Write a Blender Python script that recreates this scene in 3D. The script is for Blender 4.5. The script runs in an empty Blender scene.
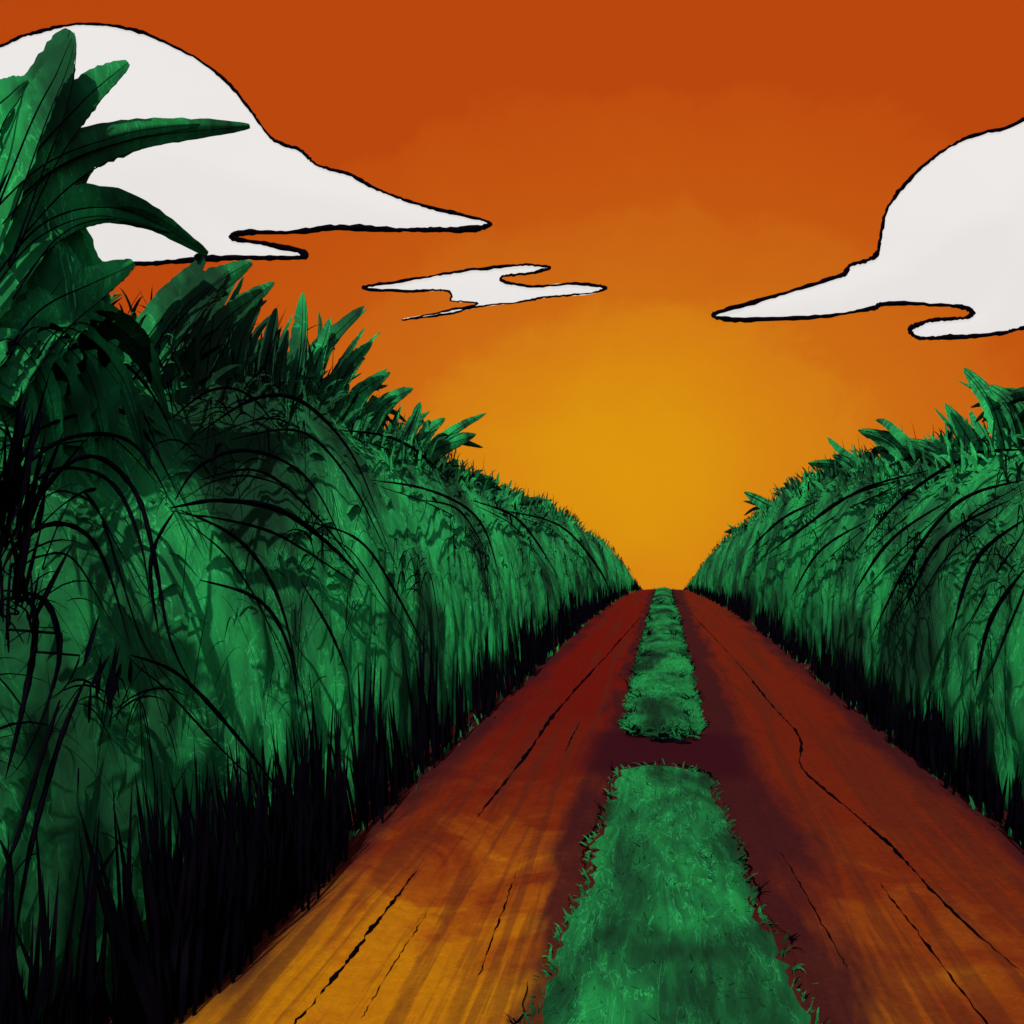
import bpy, math, random
import numpy as np
from mathutils import Vector, Matrix, Euler
from mathutils.geometry import delaunay_2d_cdt

rng=np.random.default_rng(7); random.seed(7)
H=1.7; F=796.0
scene=bpy.context.scene
try:
    scene.view_settings.view_transform='Standard'; scene.view_settings.look='None'; scene.view_settings.exposure=0
except Exception: pass
# ---------------- camera
cam_d=bpy.data.cameras.new("camera"); cam=bpy.data.objects.new("camera",cam_d); scene.collection.objects.link(cam)
cam.location=(0,0,H)
yaw=math.atan(152/F); pitch=math.atan(37/F)
cam.rotation_euler=(math.pi/2+pitch,0,yaw)
cam_d.sensor_width=36; cam_d.lens=36*F/1024; cam_d.clip_start=0.05; cam_d.clip_end=8000
scene.camera=cam
R=Euler((math.pi/2+pitch,0,yaw)).to_matrix()
def ray(px,py):
    return (R@Vector(((px-512)/F,-(py-512)/F,-1.0)))
def on_plane_x(px,py,X):
    d=ray(px,py); s=X/d.x; return Vector((d.x*s,d.y*s,H+d.z*s))
def on_plane_y(px,py,Y):
    d=ray(px,py); s=Y/d.y; return Vector((d.x*s,d.y*s,H+d.z*s))
def on_ground(px,py):
    d=ray(px,py); s=-H/d.z; return Vector((d.x*s,d.y*s,0))
# ---------------- material helpers
def lin(r,g,b):
    f=lambda c:(c/255/12.92) if c/255<=0.04045 else ((c/255+0.055)/1.055)**2.4
    return (f(r),f(g),f(b),1)
def newmat(name,rough=0.9):
    m=bpy.data.materials.new(name); m.use_nodes=True
    n=m.node_tree.nodes; b=n["Principled BSDF"]; b.inputs["Roughness"].default_value=rough
    b.inputs["Specular IOR Level"].default_value=0.03
    return m,n,m.node_tree.links,b
def ramp(n,stops,interp='LINEAR'):
    r=n.new("ShaderNodeValToRGB"); cr=r.color_ramp; cr.interpolation=interp
    while len(cr.elements)<len(stops): cr.elements.new(0.5)
    for e,(p,c) in zip(cr.elements,stops):
        e.position=p; e.color=c
    return r
def noise(n,l,vec,scale,detail=4,dist=0,rough=0.55,sc=None):
    t=n.new("ShaderNodeTexNoise"); t.inputs["Scale"].default_value=scale; t.inputs["Detail"].default_value=detail
    t.inputs["Distortion"].default_value=dist; t.inputs["Roughness"].default_value=rough
    if sc:
        m=n.new("ShaderNodeMapping"); m.inputs["Scale"].default_value=sc; l.new(vec,m.inputs["Vector"]); l.new(m.outputs[0],t.inputs["Vector"])
    else: l.new(vec,t.inputs["Vector"])
    return t.outputs["Fac"]
def math_(n,l,op,a,b=None,clamp=False):
    m=n.new("ShaderNodeMath"); m.operation=op; m.use_clamp=clamp
    for i,v in enumerate((a,b)):
        if v is None: continue
        if isinstance(v,(int,float)): m.inputs[i].default_value=v
        else: l.new(v,m.inputs[i])
    return m.outputs[0]
def mixc(n,l,f,a,b,mode='MIX'):
    m=n.new("ShaderNodeMix"); m.data_type='RGBA'; m.blend_type=mode
    for i,v in ((0,f),(6,a),(7,b)):
        if isinstance(v,(int,float)): m.inputs[i].default_value=v
        elif isinstance(v,tuple): m.inputs[i].default_value=v
        else: l.new(v,m.inputs[i])
    return m.outputs[2]
def smooth(n,l,v,a,b):
    m=n.new("ShaderNodeMapRange"); m.interpolation_type='SMOOTHSTEP'
    m.inputs[1].default_value=a; m.inputs[2].default_value=b; l.new(v,m.inputs[0]); return m.outputs[0]

def leafmat(name,gain=1.0,big=0.75,fib=1.0,wisps=True,shift=0.0,st=(1,1,0.4),bst=(1,1,0.8)):
    m,n,l,b=newmat(name,0.95)
    tc=n.new("ShaderNodeTexCoord"); o=tc.outputs["Object"]
    a=noise(n,l,o,big,3,0.5,0.55,sc=bst)
    f=noise(n,l,o,5.0*fib,5,1.0,0.62,sc=st)
    s=math_(n,l,'ADD',math_(n,l,'MULTIPLY',a,0.74),math_(n,l,'MULTIPLY',f,0.26))
    if shift: s=math_(n,l,'ADD',s,shift)
    def c(r_,g_,b_):
        q=lin(r_,g_,b_); return (min(q[0]*gain*1.1,1),min(q[1]*gain,1),min(q[2]*gain*0.86,1),1)
    r=ramp(n,[(0.38,c(16,48,32)),(0.44,c(19,68,42)),(0.51,c(23,98,56)),(0.58,c(27,126,68)),(0.70,c(32,150,82))])
    l.new(s,r.inputs[0]); col=r.outputs[0]
    if wisps:
        def ridge(sc,w,dist):
            q=noise(n,l,o,sc*fib,6,dist,0.60,sc=st); q=math_(n,l,'ABSOLUTE',math_(n,l,'SUBTRACT',q,0.5)); return smooth(n,l,q,w,0.0)
        w1=math_(n,l,'MULTIPLY',ridge(3.0,0.014,1.6),smooth(n,l,a,0.38,0.54))
        col=mixc(n,l,math_(n,l,'MULTIPLY',w1,0.6),col,c(48,184,106))
        w2=ridge(4.3,0.03,1.2)
        col=mixc(n,l,math_(n,l,'MULTIPLY',w2,0.28),col,c(14,58,36))
    l.new(col,b.inputs["Base Color"])
    an=n.new("ShaderNodeAttribute"); an.attribute_name="sn"; l.new(an.outputs["Vector"],b.inputs["Normal"])
    return m
M_leaf=leafmat("cane_leaf",1.4,wisps=False)
M_frond=leafmat("palm_leaf",1.45,big=1.0,fib=1.3,shift=0.04)
M_core=leafmat("cane_mass",1.4)
M_grass=leafmat("grass_blade",0.98,1.7,2.4,st=(1,0.2,1),bst=(1,0.4,1))
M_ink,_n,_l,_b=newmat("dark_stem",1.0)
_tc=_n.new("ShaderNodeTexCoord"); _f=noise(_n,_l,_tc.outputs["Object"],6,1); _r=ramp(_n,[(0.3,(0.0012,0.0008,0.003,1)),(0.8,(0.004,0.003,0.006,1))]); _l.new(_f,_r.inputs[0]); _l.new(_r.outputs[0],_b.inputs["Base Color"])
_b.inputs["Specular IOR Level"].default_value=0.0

# ---------------- mesh accumulators
class Acc:
    def __init__(s): s.v=[];s.f4=[];s.m4=[];s.sn=[];s.n=0
    def add(s,v,f,mi,sn=None):
        s.v.append(v); s.f4.append(f+s.n); s.m4.append(np.full(len(f),mi)); s.n+=len(v)
        if sn is None: sn=np.array([0.0,-0.5,0.85])
        s.sn.append(np.broadcast_to(sn,(len(v),3)))
    def build(s,name,mats,parent=None):
        v=np.concatenate(s.v).astype(np.float32); f=np.concatenate(s.f4).astype(np.int32); mi=np.concatenate(s.m4).astype(np.int32)
        sn=np.concatenate(s.sn).astype(np.float32)
        me=bpy.data.meshes.new(name); me.vertices.add(len(v)); me.vertices.foreach_set("co",v.ravel())
        me.loops.add(len(f)*4); me.loops.foreach_set("vertex_index",f.ravel())
        me.polygons.add(len(f)); me.polygons.foreach_set("loop_start",np.arange(0,len(f)*4,4,dtype=np.int32))
        try: me.polygons.foreach_set("loop_total",np.full(len(f),4,dtype=np.int32))
        except Exception: pass
        me.polygons.foreach_set("use_smooth",np.ones(len(f),dtype=bool))
        for m in mats: me.materials.append(m)
        me.polygons.foreach_set("material_index",mi)
        a=me.attributes.new("sn",'FLOAT_VECTOR','POINT'); a.data.foreach_set("vector",sn.ravel())
        me.update(calc_edges=True)
        ob=bpy.data.objects.new(name,me); scene.collection.objects.link(ob)
        if parent: ob.parent=parent
        return ob
def nrm(a): return a/np.maximum(np.linalg.norm(a,axis=-1,keepdims=True),1e-6)
def blades(acc,P,D,L,W,droop,mi,K=6,profile='leaf',sn=None,face=None):
    N=len(P); D=nrm(D); L=np.broadcast_to(L,N); W=np.broadcast_to(W,N); droop=np.broadcast_to(droop,N)
    t=np.linspace(0,1,K+1)
    C=P[:,None,:]+D[:,None,:]*(L[:,None]*t)[...,None]
    C[...,2]-= (droop*L)[:,None]*t**2
    if face is None: side=np.cross(D,rng.normal(size=(N,3))+np.array([0,0,0.3]))
    else: side=np.cross(D,face+rng.normal(size=(N,3))*0.25)
    side=nrm(side)
    if profile=='leaf': w=np.minimum(1,(0.35+2.5*t))*(1-t**2.2)+0.03
    else: w=(1-t)**0.8+0.04
    hw=(W[:,None]*w*0.5)[...,None]*side[:,None,:]
    V=np.stack([C-hw,C+hw],axis=2).reshape(-1,3)
    base=(np.arange(N)*(K+1)*2)[:,None]+ (np.arange(K)*2)[None,:]
    f=np.stack([base,base+1,base+3,base+2],axis=-1).reshape(-1,4)
    s_=None if sn is None else (np.repeat(sn,(K+1)*2,axis=0) if np.ndim(sn)==2 else sn)
    acc.add(V,f,mi,s_)
def catmull(pts,n=6,closed=False):
    p=np.array(pts,dtype=float); N=len(p); out=[]
    for i in range(N if closed else N-1):
        if closed: a,b,c,d=p[i-1],p[i],p[(i+1)%N],p[(i+2)%N]
        else: a,b,c,d=p[max(i-1,0)],p[i],p[i+1],p[min(i+2,N-1)]
        for k in range(n):
            t=k/n
            out.append(0.5*((2*b)+(-a+c)*t+(2*a-5*b+4*c-d)*t*t+(-a+3*b-3*c+d)*t**3))
    if not closed: out.append(p[-1])
    return np.array(out)
def tube(acc,P,rad,mi,closed=False,S=5):
    P=np.asarray(P,float); N=len(P)
    T=nrm(np.roll(P,-1,0)-np.roll(P,1,0)) if closed else nrm(np.gradient(P,axis=0))
    A=nrm(np.cross(T,np.array([0.13,0.97,0.2]))); B=np.cross(T,A)
    an=np.arange(S)*2*np.pi/S; rad=np.broadcast_to(rad,N)
    V=(P[:,None,:]+rad[:,None,None]*(np.cos(an)[None,:,None]*A[:,None,:]+np.sin(an)[None,:,None]*B[:,None,:])).reshape(-1,3)
    f=[]
    for i in range(N if closed else N-1):
        j=(i+1)%N
        for k in range(S):
            k2=(k+1)%S; f.append((i*S+k,i*S+k2,j*S+k2,j*S+k))
    acc.add(V,np.array(f),mi)
def grid(acc,X,Y,Z,mi,sn=None):
    ny,nx=X.shape; V=np.stack([X,Y,Z],-1).reshape(-1,3)
    i=np.arange(ny-1)[:,None]*nx+np.arange(nx-1)[None,:]
    f=np.stack([i,i+1,i+nx+1,i+nx],-1).reshape(-1,4); acc.add(V,f,mi,sn)
def gz(y):
    d=np.maximum(np.asarray(y,float)-33.5,0); return -0.085*d*d/(d+4)
def wob(x,s=1.0,ph=0):
    return (np.sin(x*2.3*s+ph)+0.6*np.sin(x*5.1*s+1.7+ph)+0.4*np.sin(x*11.3*s+.6+ph*2)+0.3*np.sin(x*23.7*s+ph))/2.3

# ---------------- ground
acc=Acc()
ys=np.concatenate([[-200,-60,-20],np.arange(-5,60,1.0),[70,90,130,200,400,800,1600,3000]])
xs=np.concatenate([[-2500,-800,-300,-100,-40,-20],np.arange(-12,12.1,1.0),[20,40,100,300,800,2500]])
X,Y=np.meshgrid(xs,ys); Z=gz(Y)-0.06; grid(acc,X,Y,Z,0)
m,n,l,b=newmat("soil",1.0); tc=n.new("ShaderNodeTexCoord")
f=noise(n,l,tc.outputs["Object"],1.5,6,0.5); r=ramp(n,[(0.35,lin(45,20,24)),(0.5,lin(20,62,36)),(0.7,lin(24,96,50))]); l.new(f,r.inputs[0]); l.new(r.outputs[0],b.inputs["Base Color"])
acc.build("ground",[m])

# ---------------- road
def roadz(x,y):
    x=np.asarray(x,float); y=np.asarray(y,float)
    rut=-0.035*np.exp(-((x+1.05)/0.32)**2)-0.035*np.exp(-((x-1.1)/0.36)**2)
    return gz(y)+rut+0.008*wob(x*3+y*0.15)+0.006*wob(y*1.3+x*2,1,2)
acc=Acc()
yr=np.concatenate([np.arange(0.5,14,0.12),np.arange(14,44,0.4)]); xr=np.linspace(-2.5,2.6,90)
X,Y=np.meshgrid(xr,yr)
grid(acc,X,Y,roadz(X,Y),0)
m,n,l,b=newmat("red_dirt",0.95); tc=n.new("ShaderNodeTexCoord"); o=tc.outputs["Object"]
sep=n.new("ShaderNodeSeparateXYZ"); l.new(o,sep.inputs[0]); sx,sy=sep.outputs[0],sep.outputs[1]
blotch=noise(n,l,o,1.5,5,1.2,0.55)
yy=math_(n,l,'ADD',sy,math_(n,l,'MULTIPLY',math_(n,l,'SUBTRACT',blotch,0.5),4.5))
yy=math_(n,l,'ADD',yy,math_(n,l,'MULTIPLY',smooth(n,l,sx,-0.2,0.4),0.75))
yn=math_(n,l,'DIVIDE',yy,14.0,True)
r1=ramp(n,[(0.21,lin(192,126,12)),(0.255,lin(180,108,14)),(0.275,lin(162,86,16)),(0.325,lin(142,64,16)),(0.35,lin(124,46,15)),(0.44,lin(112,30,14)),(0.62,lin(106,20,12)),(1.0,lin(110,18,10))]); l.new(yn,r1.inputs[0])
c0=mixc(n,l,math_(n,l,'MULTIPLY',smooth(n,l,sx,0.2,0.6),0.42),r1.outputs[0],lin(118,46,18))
st=noise(n,l,o,1.0,5,0.5,0.6,sc=(6,0.24,1)); st2=noise(n,l,o,1.0,5,0.8,0.75,sc=(22,0.7,1))
stf=smooth(n,l,st,0.50,0.58); stf2=smooth(n,l,st2,0.55,0.66)
c1=mixc(n,l,math_(n,l,'MULTIPLY',stf,0.5),c0,lin(84,36,24))
c1=mixc(n,l,math_(n,l,'MULTIPLY',stf2,0.30),c1,lin(62,28,26))
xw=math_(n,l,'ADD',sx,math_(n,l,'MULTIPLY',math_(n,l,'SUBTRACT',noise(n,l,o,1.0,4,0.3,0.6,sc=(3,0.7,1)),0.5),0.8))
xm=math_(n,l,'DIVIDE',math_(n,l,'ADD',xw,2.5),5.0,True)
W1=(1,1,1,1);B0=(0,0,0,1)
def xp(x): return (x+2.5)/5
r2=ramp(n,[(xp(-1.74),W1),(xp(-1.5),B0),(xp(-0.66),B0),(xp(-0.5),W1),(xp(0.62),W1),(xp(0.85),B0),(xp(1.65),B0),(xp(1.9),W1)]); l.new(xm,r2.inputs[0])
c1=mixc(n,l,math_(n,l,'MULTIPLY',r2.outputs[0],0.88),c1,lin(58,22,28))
g=noise(n,l,o,22,5,0.3,0.75); c1=mixc(n,l,0.45,c1,mixc(n,l,1.0,c1,math_(n,l,'MULTIPLY',g,1.6),'MULTIPLY'))
gap_shadow=math_(n,l,'MULTIPLY',math_(n,l,'MULTIPLY',smooth(n,l,sy,6.0,6.4),math_(n,l,'SUBTRACT',1.0,smooth(n,l,sy,7.4,7.9))),math_(n,l,'SUBTRACT',1.0,smooth(n,l,math_(n,l,'ABSOLUTE',sx),0.5,0.8)))
c1=mixc(n,l,gap_shadow,c1,lin(54,14,24))  # dark shadow in the break between grass strips, painted into the dirt colour
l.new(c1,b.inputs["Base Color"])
bp=n.new("ShaderNodeBump"); bp.inputs["Strength"].default_value=0.35; bp.inputs["Distance"].default_value=0.02
l.new(g,bp.inputs["Height"]); l.new(bp.outputs[0],b.inputs["Normal"])
M_road=m
def crack(pts,w0,w1):
    p=catmull(pts,20); P=[]
    for k,(a,c) in enumerate(p):
        g_=on_ground(a,c); P.append((g_.x,g_.y,float(roadz(g_.x,g_.y))+0.003))
    P=np.array(P); t=np.linspace(0,1,len(P))
    D=P[:,1]; w=(w0+(w1-w0)*t)*np.sqrt(np.sin(np.pi*np.clip(t,0.02,0.98)))*np.clip(0.75+0.35*np.sin(t*37)+0.35*rng.normal(size=len(P)),0.15,1.6)*D/F*0.5
    P[:,0]+=0.003*rng.normal(size=len(P))
    tube(acc,P,w,1,S=6)
crack([(640,618),(610,650),(560,705),(520,760),(478,812)],2,4.5)
crack([(416,868),(380,915),(340,965),(285,1030)],4,4.5)
crack([(516,870),(500,915),(478,975)],1.2,2.2)
crack([(428,905),(395,955),(360,1010)],1,1.3)
crack([(690,612),(735,658),(770,700),(800,735),(803,765),(850,805),(900,850),(950,905),(1030,975)],1.5,4)
crack([(880,878),(925,935),(995,1025)],2,3)
crack([(780,850),(810,900),(850,970)],1,1.5)
crack([(580,720),(572,735),(565,750)],1.2,1.2)
t=np.linspace(0,1,14); xx=-0.14+0.36*t; yy_=7.22+0.04*wob(t*6); tube(acc,np.stack([xx,yy_,roadz(xx,yy_)+0.01],-1),0.03*np.sin(np.pi*(0.05+0.9*t)),1)
acc.build("dirt_road",[M_road,M_ink])

# ---------------- central grass strip
GN=nrm(np.array([0,-0.3,0.95]))
def strip(A,y0,y1,nb,xl,xr_,seed,hm):
    ysr=np.arange(y0,y1+0.01,0.05 if y1<12 else 0.1); u=np.linspace(0,1,21)
    endf=np.sqrt(np.clip(np.minimum((ysr-y0)/0.5+0.05,(y1-ysr)/0.2+0.05),0,1))
    jl=0.014*rng.normal(size=len(ysr)); jr=0.014*rng.normal(size=len(ysr))
    L=xl(ysr)+0.03*wob(ysr*2.2,1,seed)+jl; Rr=xr_(ysr)+0.03*wob(ysr*2.2,1,seed+2)+jr; c=(L+Rr)/2
    L=c+(L-c)*endf; Rr=c+(Rr-c)*endf
    X=L[:,None]+(Rr-L)[:,None]*u[None,:]; Y=np.repeat(ysr[:,None],21,1)
    Z=gz(Y)+hm*np.sin(np.pi*u)[None,:]**0.5*endf[:,None]-0.035+0.008*wob(X*5+Y*1.5)
    grid(A,X,Y,Z,0,GN)
    q=rng.random(nb); yb=y0*(y1/y0)**q
    ub=rng.random(nb); Lb=np.interp(yb,ysr,L); Rb=np.interp(yb,ysr,Rr)
    xb=Lb+(Rb-Lb)*ub; zb=gz(yb)+hm*np.sin(np.pi*ub)**0.5-0.05
    P=np.stack([xb,yb,zb],-1)
    D=np.stack([rng.normal(size=nb)*0.5+(ub-0.5)*0.6,rng.normal(size=nb)*0.3,np.full(nb,1.0)],-1)
    sc=np.sqrt(yb/6)
    blades(A,P,D,rng.uniform(0.05,0.11,nb),rng.uniform(0.006,0.012,nb)*sc,rng.uniform(0.2,0.7,nb),0,K=3,profile='t',sn=GN)
    ne=int((y1-y0)*9)
    for S_ in (0,1):
        sg=-1 if S_==0 else 1
        yb=y0*(y1/y0)**rng.random(ne*6); xb=np.interp(yb,ysr,L if S_==0 else Rr); k=len(yb)
        P=np.stack([xb-sg*0.03,yb,gz(yb)-0.01],-1)
        D=np.stack([sg*rng.uniform(0.0,0.8,k),rng.normal(size=k)*0.4,np.full(k,1.0)],-1)
        blades(A,P,D,rng.uniform(0.04,0.11,k),0.018*np.sqrt(yb/5),rng.uniform(0.3,0.9,k),0,K=4,profile='t',sn=GN)
        nc=int(3+4*math.log(y1/y0)); yc=y0*(y1/y0)**rng.random(nc); kk=nc*6
        yb=np.clip(np.repeat(yc,6)*(1+0.012*rng.normal(size=kk)),y0,y1); xb=np.interp(yb,ysr,L if S_==0 else Rr)
        P=np.stack([xb,yb,gz(yb)-0.01],-1)
        D=np.stack([sg*rng.uniform(0.0,0.9,kk),rng.normal(size=kk)*0.5,np.full(kk,0.9)],-1)
        blades(A,P,D,rng.uniform(0.07,0.15,kk)*np.sqrt(yb/5),0.009*np.sqrt(yb/4),rng.uniform(0.2,0.8,kk),1,K=4,profile='t')
        t=np.linspace(0,1,len(ysr)*2); yy_=y0+(y1-y0)*t; xx=np.interp(yy_,ysr,L if S_==0 else Rr)+sg*0.008
        tube(A,np.stack([xx,yy_,roadz(xx,yy_)+0.012],-1),0.0024*np.sqrt(yy_)*np.clip(0.2+1.3*wob(yy_*1.3,1,seed+S_),0.02,1.5),1)
acc=Acc()
yk=[1,2.85,4,6.5,7.3,12,20,34]
xl=lambda y:np.interp(y,yk,[-.56,-.53,-.45,-.38,-.42,-.44,-.42,-.36])
xr_=lambda y:np.interp(y,yk,[.64,.58,.46,.34,.36,.38,.36,.26])
strip(acc,1.5,6.45,1100,xl,xr_,0,0.08)
strip(acc,7.3,35,2200,xl,xr_,3,0.12)
k=110; P=np.stack([rng.uniform(-.36,.3,k),rng.uniform(7.3,7.6,k),np.full(k,0.02)],-1)
D=np.stack([rng.normal(size=k)*0.8,rng.normal(size=k)*0.2-0.3,np.full(k,0.7)],-1)
blades(acc,P[:30],D[:30],rng.uniform(0.1,0.28,30),0.014,0.4,1,K=5,profile='t')
blades(acc,P[30:],D[30:],rng.uniform(0.08,0.2,k-30),0.03,0.4,0,K=5,profile='t',sn=GN)
for yy0 in [8.2,9.0,10.5,12.5,15.5,19,24]:
    for sx_ in (-1,1):
        k=8; P=np.stack([0.0+sx_*rng.uniform(.1,.36)+rng.normal(size=k)*0.03,yy0+rng.normal(size=k)*0.05,np.full(k,0.06)],-1)
        D=np.stack([rng.normal(size=k)*0.9,rng.normal(size=k)*0.2,np.full(k,0.8)],-1); blades(acc,P,D,0.02*yy0*rng.uniform(.5,1,k),0.003*yy0/2,0.3,1,K=4,profile='t')
acc.build("grass_strip",[M_grass,M_ink])

# ---------------- hedges
YEND=42.0
def XB(side,y):
    return np.interp(y,[0,18,27,34,42],[1.98,1.98,1.75,1.28,1.2]) if side<0 else np.interp(y,[0,16,22,28,34,42],[2.15,2.1,1.95,1.6,1.15,1.0])
def WD(side,y): return np.interp(y,[0,20,34],[1.35,1.3,0.9])
silL=[(560,508),(500,490),(465,474),(430,450),(380,426),(340,395),(310,380),(270,355),(230,338),(180,325),(130,325),(60,325),(0,325)]
silR=[(757,496),(800,478),(860,460),(920,450),(960,442),(1000,434),(1024,432)]
def heights(sil,side):
    out=[]
    for a,c in sil:
        X=3.3
        for _ in range(8):
            p=on_plane_x(a,c,side*X); X=float(XB(side,p.y)+WD(side,p.y)*0.8)
        if p.y<24: out.append((p.y,p.z))
    out+= [(25,2.65 if side>0 else 2.4),(30,2.1),(34,1.3),(38,0.8)]
    return np.array(sorted(out))
HP={-1:heights(silL,-1),1:heights(silR,1)}
def hh(side,y):
    p=HP[side]; return np.maximum(np.interp(y,p[:,0],p[:,1]),0.5)
def surf(side,y,t):
    h=hh(side,y)*(1+0.045*wob(y*1.1,1,side))
    bul=1+0.07*wob(y*0.9+t*2,1,2)
    x=XB(side,y)+WD(side,y)*(1-np.cos(t))*bul
    return np.stack([side*x,y,gz(y)+h*np.sin(t)],-1)
def snorm(side,t):
    v=np.stack([-side*np.cos(t)*0.8,np.full(np.shape(t),-0.6),0.35+np.sin(t)*0.6],-1); return nrm(v)
def hit(px,py,side,off=0.12):
    d=ray(px,py); s=0.8
    while s<60:
        x=d.x*s; y=d.y*s; z=H+d.z*s
        if y>0:
            h=float(hh(side,y)); zz=z-float(gz(y))
            if 0<=zz<h:
                xs_=float(XB(side,y)+WD(side,y)*(1-math.sqrt(1-(zz/h)**2)))-off
                if side*x>xs_: return np.array([x,y,z])
            elif zz<0: return np.array([x,y,z])
        s*=1.006
    return None
def project(pts,side,off):
    p=catmull(pts,9); P=[]
    for a,c in p:
        h_=hit(a,c,side,off)
        if h_ is None: h_=np.array(on_plane_x(a,c,side*3.0))
        P.append(h_)
    P=np.array(P)
    for _ in range(4): P[1:-1]=(P[:-2]+2*P[1:-1]+P[2:])/4
    return P
def inkstroke(acc,pts,w,side,leaf=0):
    P=project(pts,side,0.12)
    t=np.linspace(0,1,len(P)); d=np.linalg.norm(P-np.array([0,0,H]),axis=1)
    rad=0.5*w*d/F*np.clip(np.sin(np.pi*(0.08+0.9*t)),0.08,1)*(0.8+0.4*rng.random(len(P)))
    tube(acc,P,rad,1)
    if leaf:
        T=nrm(np.gradient(P,axis=0)); V=nrm(P-np.array([0,0,H])); S=nrm(np.cross(T,V)); S*= np.where(S[:,2:3]>0,-1,1)
        wd=leaf*d/F*np.sin(np.pi*np.clip(t,0.02,1))**0.7
        tube(acc,P+S*wd[:,None],rad*0.5,1)

def ysamp(k,y0=-0.8,c=2.2,ymax=YEND): return y0+(np.exp(rng.random(k)*np.log((ymax+c)/c))*c-c)
def hedge(side,nleaf,ncrown,nbase):
    core=Acc()
    yc=np.concatenate([np.arange(-1,12,0.08),np.arange(12,YEND,0.2)]); tt=np.linspace(0,math.pi,70)
    Y,T=np.meshgrid(yc,tt,indexing='ij'); S=surf(side,Y.ravel(),T.ravel()).reshape(Y.shape+(3,))
    sn=snorm(side,T.ravel())
    bump=0.03*wob(Y*3+T*3)+0.02*wob(Y*7-T*9,1,1)
    S[...,0]+=side*(0.03+bump*np.cos(T)); S[...,2]+=-0.02+bump*np.sin(T)
    grid(core,S[...,0],S[...,1],S[...,2],2,sn)
    fc=lambda k:np.tile(np.array([[-side*1.0,-0.4,0.3]]),(k,1))
    y=ysamp(nleaf); t=np.arcsin(rng.uniform(0.45,1,nleaf)); t=np.where(rng.random(nleaf)<0.3,rng.uniform(1.1,2.2,nleaf),t)
    P=surf(side,y,t); P[:,0]+=side*0.03; nv=np.stack([-side*np.cos(t),np.zeros(nleaf),np.sin(t)],-1)
    D=np.stack([side*0.05*np.cos(t)+rng.normal(size=nleaf)*0.03, rng.normal(size=nleaf)*0.6, rng.normal(0.35,0.3,nleaf)],-1)
    h=hh(side,y); L=rng.uniform(0.3,0.7,nleaf)*np.clip(h/3.2,0.22,1.1)*np.where(t>1.1,0.6,1)
    W=rng.uniform(0.02,0.045,nleaf)*np.clip(np.sqrt(np.maximum(y,1)/4),0.8,2.2)
    blades(core,P,D,L,W,rng.uniform(0.6,1.2,nleaf),2,K=6,sn=snorm(side,t),face=nv)
    k=2600; y=ysamp(k,0,3); t=rng.uniform(0.95,1.75,k); P=surf(side,y,t); hs=np.clip(hh(side,y)/3.2,0.25,1.0)
    D=np.stack([-side*rng.normal(0.1,0.15,k),rng.normal(0.15,0.5,k),rng.uniform(0.4,1.0,k)],-1)
    blades(core,P,D,rng.uniform(0.15,0.55,k)*hs,rng.uniform(0.02,0.045,k)*np.clip(np.sqrt(np.maximum(y,1)/5),0.8,1.9),rng.uniform(0.1,0.8,k),2,K=6,sn=snorm(side,t),face=fc(k))
    k=220; y=ysamp(k,0,3); t=rng.uniform(0.95,1.5,k); P=surf(side,y,t); hs=np.clip(hh(side,y)/3.2,0.25,1.0); P[:,0]-=side*0.04
    D=np.stack([-side*rng.normal(0.1,0.1,k),rng.normal(0.2,0.4,k),rng.uniform(0.5,1.0,k)],-1)
    blades(core,P,D,rng.uniform(0.3,0.7,k)*hs,rng.uniform(0.008,0.012,k)*np.clip(np.sqrt(np.maximum(y,1)/5),0.8,1.9),rng.uniform(0.1,0.7,k),1,K=7,face=fc(k))
    for yy0 in ysamp(ncrown,0.6,3.0,YEND-3):
        t0=math.asin(rng.uniform(0.4,0.98)); k=int(rng.integers(6,12)); hs=float(np.clip(hh(side,yy0)/3.0,0.25,1.1))
        P=surf(side,np.full(k,yy0)+rng.normal(size=k)*0.05,np.full(k,t0)+rng.normal(size=k)*0.03); P[:,0]-=side*0.06
        sp=np.linspace(-1,1,k)+rng.normal(size=k)*0.12
        D=np.stack([-side*rng.uniform(-0.05,0.12,k),sp*1.0,1.0-0.5*np.abs(sp)+rng.normal(size=k)*0.1],-1)
        q=float(np.clip(math.sqrt(max(yy0,1)/5),0.75,2.2))
        Lk=rng.uniform(0.55,1.15,k)*hs; dr=rng.uniform(0.9,1.6,k)
        blades(core,P,D,Lk,rng.uniform(0.008,0.016,k)*q,dr,1,K=12,face=fc(k))
    k=int(ncrown*12); y=ysamp(k,0.3,3.0); t=np.arcsin(rng.uniform(0.25,0.97,k)); P=surf(side,y,t); P[:,0]-=side*0.05
    D=np.stack([-side*rng.uniform(-0.03,0.08,k),rng.normal(0,0.5,k),rng.normal(0.2,0.5,k)],-1); hs=np.clip(hh(side,y)/3,0.22,1.1)
    blades(core,P,D,rng.uniform(0.25,0.7,k)*hs,rng.uniform(0.004,0.009,k)*np.clip(np.sqrt(np.maximum(y,1)/5),0.8,2.2),rng.uniform(0.6,1.5,k),1,K=9,face=fc(k))
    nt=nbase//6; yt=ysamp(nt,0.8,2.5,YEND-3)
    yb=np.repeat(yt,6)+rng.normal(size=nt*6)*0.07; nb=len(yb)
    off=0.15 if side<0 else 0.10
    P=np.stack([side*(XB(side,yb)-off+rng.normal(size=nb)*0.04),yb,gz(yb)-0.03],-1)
    top=np.clip(hh(side,yb)/3.2,0.3,1.0)*(1.05 if side<0 else 0.75)
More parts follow.
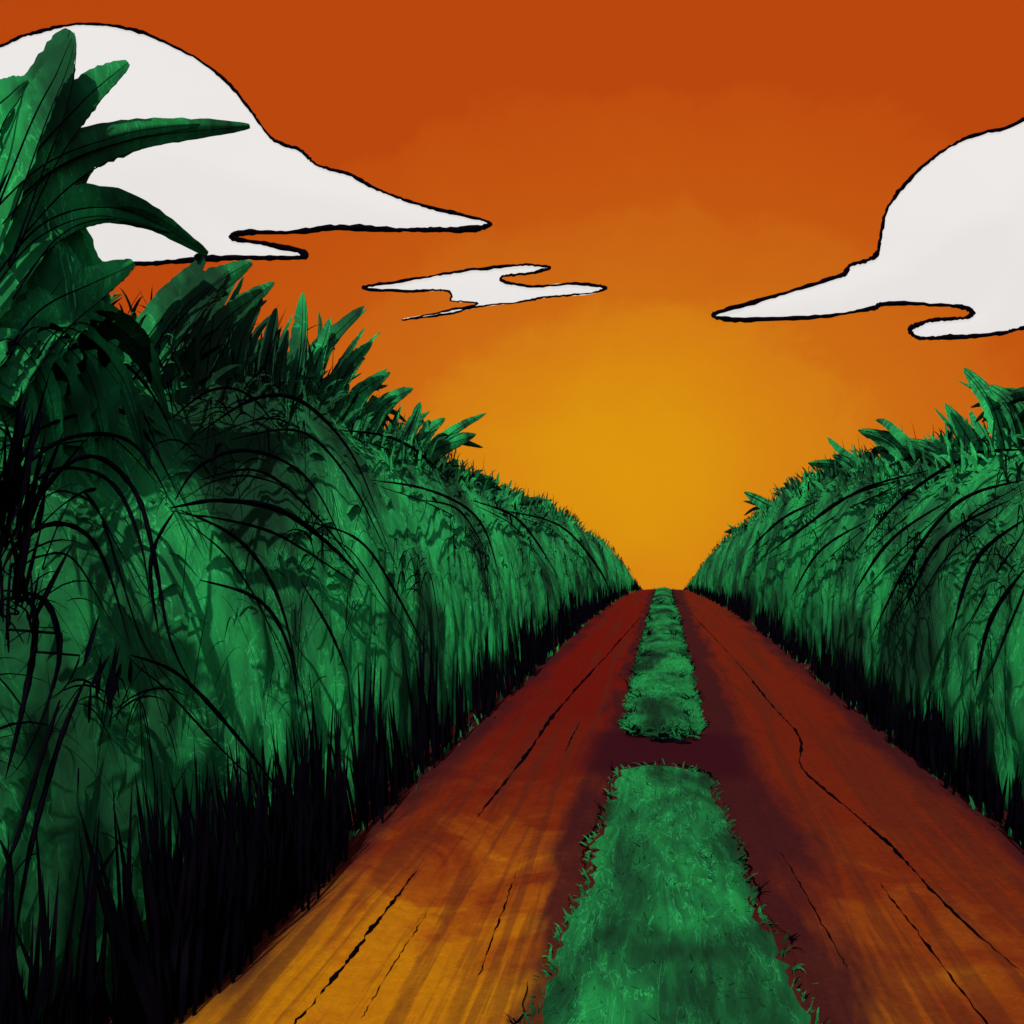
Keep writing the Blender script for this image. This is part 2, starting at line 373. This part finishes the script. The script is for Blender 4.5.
    D=np.stack([side*rng.normal(0.05,0.05,nb),np.repeat(rng.normal(0,0.15,nt),6)+rng.normal(0,0.09,nb),np.ones(nb)],-1)
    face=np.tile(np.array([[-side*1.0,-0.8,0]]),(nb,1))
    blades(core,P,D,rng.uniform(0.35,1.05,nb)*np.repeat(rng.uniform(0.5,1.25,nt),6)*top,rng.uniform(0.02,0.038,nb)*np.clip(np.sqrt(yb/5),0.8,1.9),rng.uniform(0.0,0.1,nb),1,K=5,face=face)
    nb=700; yb=ysamp(nb,0.8,2.5)
    P=np.stack([side*(XB(side,yb)-off-0.01+rng.normal(size=nb)*0.035),yb,gz(yb)-0.03],-1)
    D=np.stack([-side*rng.normal(0.03,0.12,nb),rng.normal(0,0.35,nb),np.ones(nb)],-1)
    blades(core,P,D,rng.uniform(0.05,0.18,nb),rng.uniform(0.012,0.022,nb),rng.uniform(0.1,0.5,nb),0,K=4,sn=snorm(side,np.full(nb,0.6)))
    return core
def broad(acc,pts,wpx,X,ink=True,mi=0,extra=0,jag=0.07,tip=2.8):
    p=catmull(pts,16); P=np.array([on_plane_x(a,c,X) for a,c in p]); n_=len(P)
    t=np.linspace(0,1,n_)
    T=nrm(np.gradient(P,axis=0)); V=nrm(P-np.array([0,0,H])); S=nrm(np.cross(T,V))
    d=np.linalg.norm(P-np.array([0,0,H]),axis=1)
    w=wpx*d/F*0.5*np.clip((0.9+0.5*t),0,1)*(1-np.clip(t,0,1)**tip)**0.9+0.002*wpx/5
    a=w*(1+jag*rng.normal(size=n_)); b_=w*(1+jag*rng.normal(size=n_)); N=np.cross(S,T)
    U=np.array([-1,-0.5,0,0.5,1.0])
    VV=np.stack([P+S*((a if u<0 else b_)*u)[:,None]+N*(w*0.2*(abs(u)))[:,None] for u in U],1)
    gf=np.arange(n_-1)[:,None]*5+np.arange(4)[None,:]
    f=np.stack([gf,gf+1,gf+6,gf+5],-1).reshape(-1,4)
    sn=nrm(np.array([-np.sign(X)*0.3,-0.6,0.7])+rng.normal(size=3)*0.15)
    acc.add(VV.reshape(-1,3),f,mi,sn)
    if ink:
        off=V*(-0.05)
        tube(acc,P+off+S*(w*0.25*np.sin(t*4+rng.random()*3))[:,None],0.0046*d/4*(1.2-t)*np.sqrt(wpx/30),1)
        e=P+off*0.7+S*(w*-0.93)[:,None]; tube(acc,e[6:],0.0038*d[6:]/4*(1.15-t[6:])*np.sqrt(wpx/30),1)
    for _ in range(extra):
        q=np.array(pts,float); dl=q[-1]-q[0]; L0=np.linalg.norm(dl)
        q2=q.copy(); q2+=rng.normal(size=2)*wpx*0.45; q2[-1]+=rng.normal(size=2)*L0*0.12-dl*rng.uniform(0.05,0.35)
        broad(acc,q2,wpx*rng.uniform(0.3,0.55),X*rng.uniform(0.99,1.05),ink=(rng.random()<0.4),mi=mi)

left=hedge(-1,700,52,1000)
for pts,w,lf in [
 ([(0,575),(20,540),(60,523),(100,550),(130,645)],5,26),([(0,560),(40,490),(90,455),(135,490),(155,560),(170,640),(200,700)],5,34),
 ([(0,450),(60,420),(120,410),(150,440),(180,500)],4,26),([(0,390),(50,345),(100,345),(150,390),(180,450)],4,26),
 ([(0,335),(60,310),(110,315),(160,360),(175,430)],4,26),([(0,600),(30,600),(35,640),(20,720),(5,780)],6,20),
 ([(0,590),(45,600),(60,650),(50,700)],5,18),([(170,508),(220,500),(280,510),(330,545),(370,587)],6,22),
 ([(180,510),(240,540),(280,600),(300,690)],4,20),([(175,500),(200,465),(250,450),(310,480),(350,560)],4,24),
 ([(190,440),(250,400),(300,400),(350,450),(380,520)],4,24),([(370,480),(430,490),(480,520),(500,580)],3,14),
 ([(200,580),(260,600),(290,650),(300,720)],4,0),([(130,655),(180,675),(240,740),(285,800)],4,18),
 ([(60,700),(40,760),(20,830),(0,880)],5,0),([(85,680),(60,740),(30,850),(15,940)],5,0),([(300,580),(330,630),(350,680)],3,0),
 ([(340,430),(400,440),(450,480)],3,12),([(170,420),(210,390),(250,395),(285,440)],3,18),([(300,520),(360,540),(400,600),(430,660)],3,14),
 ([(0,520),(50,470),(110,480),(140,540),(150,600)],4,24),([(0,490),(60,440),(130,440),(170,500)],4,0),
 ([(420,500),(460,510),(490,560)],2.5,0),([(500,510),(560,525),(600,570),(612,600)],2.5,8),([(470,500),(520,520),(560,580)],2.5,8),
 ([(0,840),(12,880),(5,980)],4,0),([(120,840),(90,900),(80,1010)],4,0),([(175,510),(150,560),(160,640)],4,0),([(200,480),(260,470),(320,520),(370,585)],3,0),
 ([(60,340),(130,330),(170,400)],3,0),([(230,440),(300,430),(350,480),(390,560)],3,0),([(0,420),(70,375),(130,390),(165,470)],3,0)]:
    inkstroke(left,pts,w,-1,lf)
for pts,w in [([(120,400),(170,325),(210,285),(252,262)],30),([(190,380),(225,320),(274,282)],21),([(150,360),(190,305),(228,270)],22),
 ([(235,400),(240,340),(262,298)],17),([(262,400),(268,350),(276,308)],15),([(290,420),(298,350),(303,293)],18),([(300,420),(322,350),(364,306)],17),([(305,420),(318,360),(330,318)],14),
 ([(310,430),(345,370),(372,342)],17),([(330,450),(360,395),(390,372)],18),([(350,460),(385,405),(413,388)],17),([(385,475),(410,430),(420,402)],15),
 ([(390,490),(435,450),(476,434)],22),([(400,480),(425,435),(445,418)],15),([(430,500),(465,482),(494,478)],15),([(480,515),(520,503),(549,500)],11),([(450,505),(480,485),(502,490)],12),
 ([(210,390),(215,350),(232,310)],15),([(160,370),(165,330),(180,300)],16),([(330,440),(340,390),(352,360)],12),([(280,420),(278,380),(288,330)],12)]:
    broad(left,pts,w,-2.75,mi=2,extra=3)
for (px,py,k,L0) in [(8,520,70,0.55),(10,620,24,0.4),(105,700,16,0.25)]:
    h_=hit(px,py,-1,0.16); P=np.repeat(h_[None,:],k,0)+rng.normal(size=(k,3))*np.array([0.02,0.05,0.08])
    D=np.stack([rng.normal(0.05,0.06,k),rng.normal(0.1,0.25,k),np.ones(k)],-1)
    blades(left,P,D,rng.uniform(0.2,1,k)*L0,rng.uniform(0.012,0.025,k),0.1,1,K=5)
k=300; cy=rng.choice([2.7,2.95,3.25,3.6,4.0],k); y=cy+rng.normal(size=k)*0.10; P=np.stack([-(1.78+rng.normal(size=k)*0.05),y,np.full(k,-0.03)],-1)
D=np.stack([rng.normal(-0.05,0.06,k),(y-cy)*2.0+rng.normal(0,0.10,k),np.ones(k)],-1)
blades(left,P,D,rng.uniform(0.3,0.98,k),rng.uniform(0.02,0.036,k),0.05,1,K=5,face=np.tile(np.array([[1.0,-0.8,0]]),(k,1)))
left.build("cane_thicket",[M_leaf,M_ink,M_core])

right=hedge(1,600,56,1300)
for pts,w,lf in [([(1024,450),(970,455),(900,500),(850,560)],3.5,16),([(1024,480),(960,500),(910,560),(870,640)],3.5,16),([(1024,520),(975,560),(950,640)],4,18),
 ([(1024,570),(990,620),(975,690)],4,14),([(930,470),(860,490),(800,530),(760,560)],3,12),([(950,500),(890,540),(850,600)],3,12),([(900,480),(840,500),(790,540)],2.5,10),
 ([(870,520),(820,550),(790,600)],2.5,10),([(1010,500),(940,540),(900,620)],3,12),([(820,500),(780,520),(745,555)],2.5,8),([(990,440),(930,450),(880,470)],3,12)]:
    inkstroke(right,pts,w,1,lf)
for pts,w in [([(1015,470),(995,410),(964,368)],18),([(1030,460),(1015,410),(990,385)],17),([(1000,480),(970,440),(945,404)],16),([(940,490),(895,445),(858,430)],17),
 ([(900,500),(850,470),(808,463)],16),([(860,515),(815,495),(780,488)],14),([(965,475),(930,450),(905,440)],14),([(1050,460),(1035,400),(1010,395)],17),
 ([(800,530),(765,505),(744,492)],13),([(770,545),(745,532),(724,532)],10),([(870,490),(850,465),(832,455)],12),([(950,480),(925,458),(880,450)],13)]:
    broad(right,pts,w,3.0,mi=2,extra=3)
right.build("cane_thicket",[M_leaf,M_ink,M_core])

# ---------------- tall palm at the left
palm=bpy.data.objects.new("palm_tree",None); scene.collection.objects.link(palm)
pb=on_plane_x(0,380,-3.3)
ta=Acc(); zt=np.linspace(-0.05,pb.z+0.3,30); Pt=np.stack([pb.x+0.06*np.sin(zt*1.2),np.full(30,pb.y),zt],-1)
tube(ta,Pt,0.17-0.045*zt/zt[-1]+0.012*(np.arange(30)%2),0,S=12)
m,n,l,b=newmat("palm_bark",0.95); tc=n.new("ShaderNodeTexCoord"); f=noise(n,l,tc.outputs["Object"],3,5,0,0.6,sc=(1,1,8)); r=ramp(n,[(0.3,lin(40,26,18)),(0.7,lin(104,74,48))]); l.new(f,r.inputs[0]); l.new(r.outputs[0],b.inputs["Base Color"])
ta.build("trunk",[m],palm)
pf=Acc(); XP=-2.6
for pts,w,ik in [([(60,420),(75,330),(78,270),(72,215)],50,False),([(20,440),(25,330),(15,240),(10,150)],100,False),
 ([(-20,400),(-5,300),(-20,200),(-40,120)],110,False),([(40,460),(60,380),(60,300),(50,200)],90,False),([(86,440),(96,360),(94,310),(86,260)],40,False),
 ([(-40,200),(-15,120),(10,90),(28,80)],22,True),([(-50,330),(0,250),(40,200),(92,160)],50,False),
 ([(-40,290),(5,170),(44,95),(70,30)],46,True),([(-30,300),(25,170),(80,98),(128,62)],32,True),([(-30,260),(50,172),(130,136),(250,126)],32,True),
 ([(-30,240),(40,165),(120,133),(200,124)],18,True),([(-20,260),(30,120),(55,70),(72,38)],20,True),
 ([(-30,320),(40,222),(120,205),(208,254)],32,True),([(-10,300),(40,240),(100,215),(170,232)],18,True),([(-10,390),(40,320),(90,285),(134,262)],38,True)]:
    broad(pf,pts,w,XP,ink=ik,extra=0,jag=0.05,tip=2.2); XP+=0.012
for x0,y0,x1,y1,ik in [(10,340,60,470,1),(40,330,110,460,1),(60,320,140,450,0),(80,320,170,420,1),(0,360,30,500,0),(30,350,95,480,0),(70,330,150,470,1),(90,310,160,380,0)]:
    broad(pf,[(x0-30,y0+30),(x0,y0),((x0+x1)/2+14,(y0*1.3+y1*0.7)/2),(x1,y1)],18,-2.42,ink=bool(ik),tip=2.0)
pf.build("fronds",[M_frond,M_ink],palm)

# ---------------- clouds
mc,n,l,b=newmat("cloud_white_glow",1.0); tc=n.new("ShaderNodeTexCoord"); f=noise(n,l,tc.outputs["Object"],0.02,3); r=ramp(n,[(0.3,(0.09,0.088,0.085,1)),(0.7,(0.1,0.095,0.092,1))]); l.new(f,r.inputs[0]); l.new(r.outputs[0],b.inputs["Base Color"])
b.inputs["Emission Color"].default_value=(1,0.965,0.945,1); b.inputs["Emission Strength"].default_value=0.73  # clouds emit their own flat white in place of light falling on them
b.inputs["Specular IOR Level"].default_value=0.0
def cloud(pts,Yd,thick,wfun):
    e=bpy.data.objects.new("cloud",None); scene.collection.objects.link(e)
    o=catmull(pts,5,closed=True); N=len(o)
    x0,y0=o.min(0); x1,y1=o.max(0); st=9
    def inside(p):
        c=False; j=N-1
        for i in range(N):
            if (o[i,1]>p[1])!=(o[j,1]>p[1]) and p[0]<(o[j,0]-o[i,0])*(p[1]-o[i,1])/(o[j,1]-o[i,1])+o[i,0]: c=not c
            j=i
        return c
    pin=[]
    for a in np.arange(x0,x1,st):
        for c_ in np.arange(y0,y1,st):
            q=(a+random.uniform(-2,2),c_+random.uniform(-2,2))
            if inside(q) and np.min(np.hypot(o[:,0]-q[0],o[:,1]-q[1]))>3: pin.append(q)
    allp=[Vector((float(a),float(c_))) for a,c_ in list(o)+pin]
    v,_,fc,*_r=delaunay_2d_cdt(allp,[],[list(range(N))],1,1e-4)
    v=np.array([(q.x,q.y) for q in v])
    dist=np.array([np.min(np.hypot(o[:,0]-q[0],o[:,1]-q[1])) for q in v])
    nv=len(v); base=np.array([on_plane_y(a,c_,Yd) for a,c_ in v])
    bul=thick*np.clip(dist/90,0,1)
    fr=base.copy(); fr[:,1]-=bul; bk=base.copy(); bk[:,1]+=bul*2+0.4
    verts=[tuple(q) for q in fr]+[tuple(q) for q in bk]
    faces=[tuple(f_) for f_ in fc]+[tuple(i+nv for i in reversed(f_)) for f_ in fc]
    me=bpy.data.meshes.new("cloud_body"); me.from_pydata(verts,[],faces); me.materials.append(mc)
    for p_ in me.polygons: p_.use_smooth=True
    ob=bpy.data.objects.new("cloud_body",me); scene.collection.objects.link(ob); ob.parent=e
    a=Acc(); oc=catmull(pts,12,closed=True); oc=oc+rng.normal(size=oc.shape)*0.25+np.array([0.8,1.4])*wob(np.arange(len(oc))*0.03)[:,None]
    P=np.array([on_plane_y(q[0],q[1],Yd-0.8) for q in oc]); px=Yd/F
    w=np.array([wfun(q) for q in oc])*(0.75+0.4*wob(np.arange(len(oc))*0.09)+0.25*rng.random(len(oc)))
    tube(a,P,np.maximum(w,0.7)*px*0.5,0,closed=True,S=6)
    a.build("cloud_rim",[M_ink],e)
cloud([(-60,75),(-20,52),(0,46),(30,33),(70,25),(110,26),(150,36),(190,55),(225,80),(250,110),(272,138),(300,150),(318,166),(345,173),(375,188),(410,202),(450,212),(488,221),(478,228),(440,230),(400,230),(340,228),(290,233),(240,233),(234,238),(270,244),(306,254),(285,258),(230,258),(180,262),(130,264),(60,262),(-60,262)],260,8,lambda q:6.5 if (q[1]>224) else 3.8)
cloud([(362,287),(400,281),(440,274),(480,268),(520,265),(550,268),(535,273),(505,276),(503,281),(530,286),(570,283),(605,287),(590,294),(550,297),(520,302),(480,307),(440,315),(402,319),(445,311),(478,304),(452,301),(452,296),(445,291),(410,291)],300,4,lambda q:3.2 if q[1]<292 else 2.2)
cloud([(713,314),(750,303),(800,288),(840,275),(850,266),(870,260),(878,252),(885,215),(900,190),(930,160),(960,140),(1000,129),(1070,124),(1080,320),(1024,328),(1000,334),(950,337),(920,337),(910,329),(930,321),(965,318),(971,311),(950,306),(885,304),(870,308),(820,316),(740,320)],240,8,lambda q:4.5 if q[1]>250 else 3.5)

# ---------------- world & added key light
w=bpy.data.worlds.new("World"); scene.world=w; w.use_nodes=True; n=w.node_tree.nodes; l=w.node_tree.links
bg=n["Background"]; tc=n.new("ShaderNodeTexCoord"); gdir=tc.outputs["Generated"]
key_el=math.radians(44); az=math.radians(180)
sky=n.new("ShaderNodeTexSky"); sky.sky_type='NISHITA'; sky.sun_disc=False; sky.sun_elevation=key_el; sky.sun_rotation=az
gd=ray(630,470).normalized()
vm=n.new("ShaderNodeVectorMath"); vm.operation='SUBTRACT'; l.new(gdir,vm.inputs[0]); vm.inputs[1].default_value=gd
vs=n.new("ShaderNodeVectorMath"); vs.operation='MULTIPLY'; l.new(vm.outputs[0],vs.inputs[0]); vs.inputs[1].default_value=(0.74,0.74,1.04)
vl=n.new("ShaderNodeVectorMath"); vl.operation='LENGTH'; l.new(vs.outputs[0],vl.inputs[0])
nf=noise(n,l,gdir,5.5,4,0.6,0.6); nf2=noise(n,l,gdir,28,3,0.3,0.6)
d=math_(n,l,'ADD',vl.outputs["Value"],math_(n,l,'MULTIPLY',math_(n,l,'SUBTRACT',nf,0.5),0.11))
d=math_(n,l,'ADD',d,math_(n,l,'MULTIPLY',math_(n,l,'SUBTRACT',nf2,0.5),0.03))
r=ramp(n,[(0.0,lin(222,150,14)),(0.07,lin(220,146,15)),(0.135,lin(215,133,18)),(0.19,lin(211,123,20)),(0.215,lin(205,108,20)),(0.30,lin(200,97,19)),(0.32,lin(196,88,17)),(0.42,lin(191,78,15)),(0.44,lin(186,72,14)),(1.0,lin(183,69,13))])
l.new(d,r.inputs[0])
sep=n.new("ShaderNodeSeparateXYZ"); l.new(gdir,sep.inputs[0])
back=smooth(n,l,sep.outputs[1],0.45,-0.25)
sk=mixc(n,l,1.0,sky.outputs[0],(0.1,0.1,0.1,1),'MULTIPLY')
l.new(mixc(n,l,back,r.outputs[0],sk),bg.inputs["Color"]); bg.inputs["Strength"].default_value=1.0
sd=bpy.data.lights.new("key_light",'SUN'); sd.energy=3.2; sd.angle=math.radians(0.6); sd.color=(1,0.95,0.88)  # key light added behind the camera for neutral light; sunset glow lies ahead
so=bpy.data.objects.new("key_light",sd); scene.collection.objects.link(so)
dv=Vector((math.sin(az)*math.cos(key_el),math.cos(az)*math.cos(key_el),math.sin(key_el)))
so.rotation_euler=dv.to_track_quat('Z','Y').to_euler()
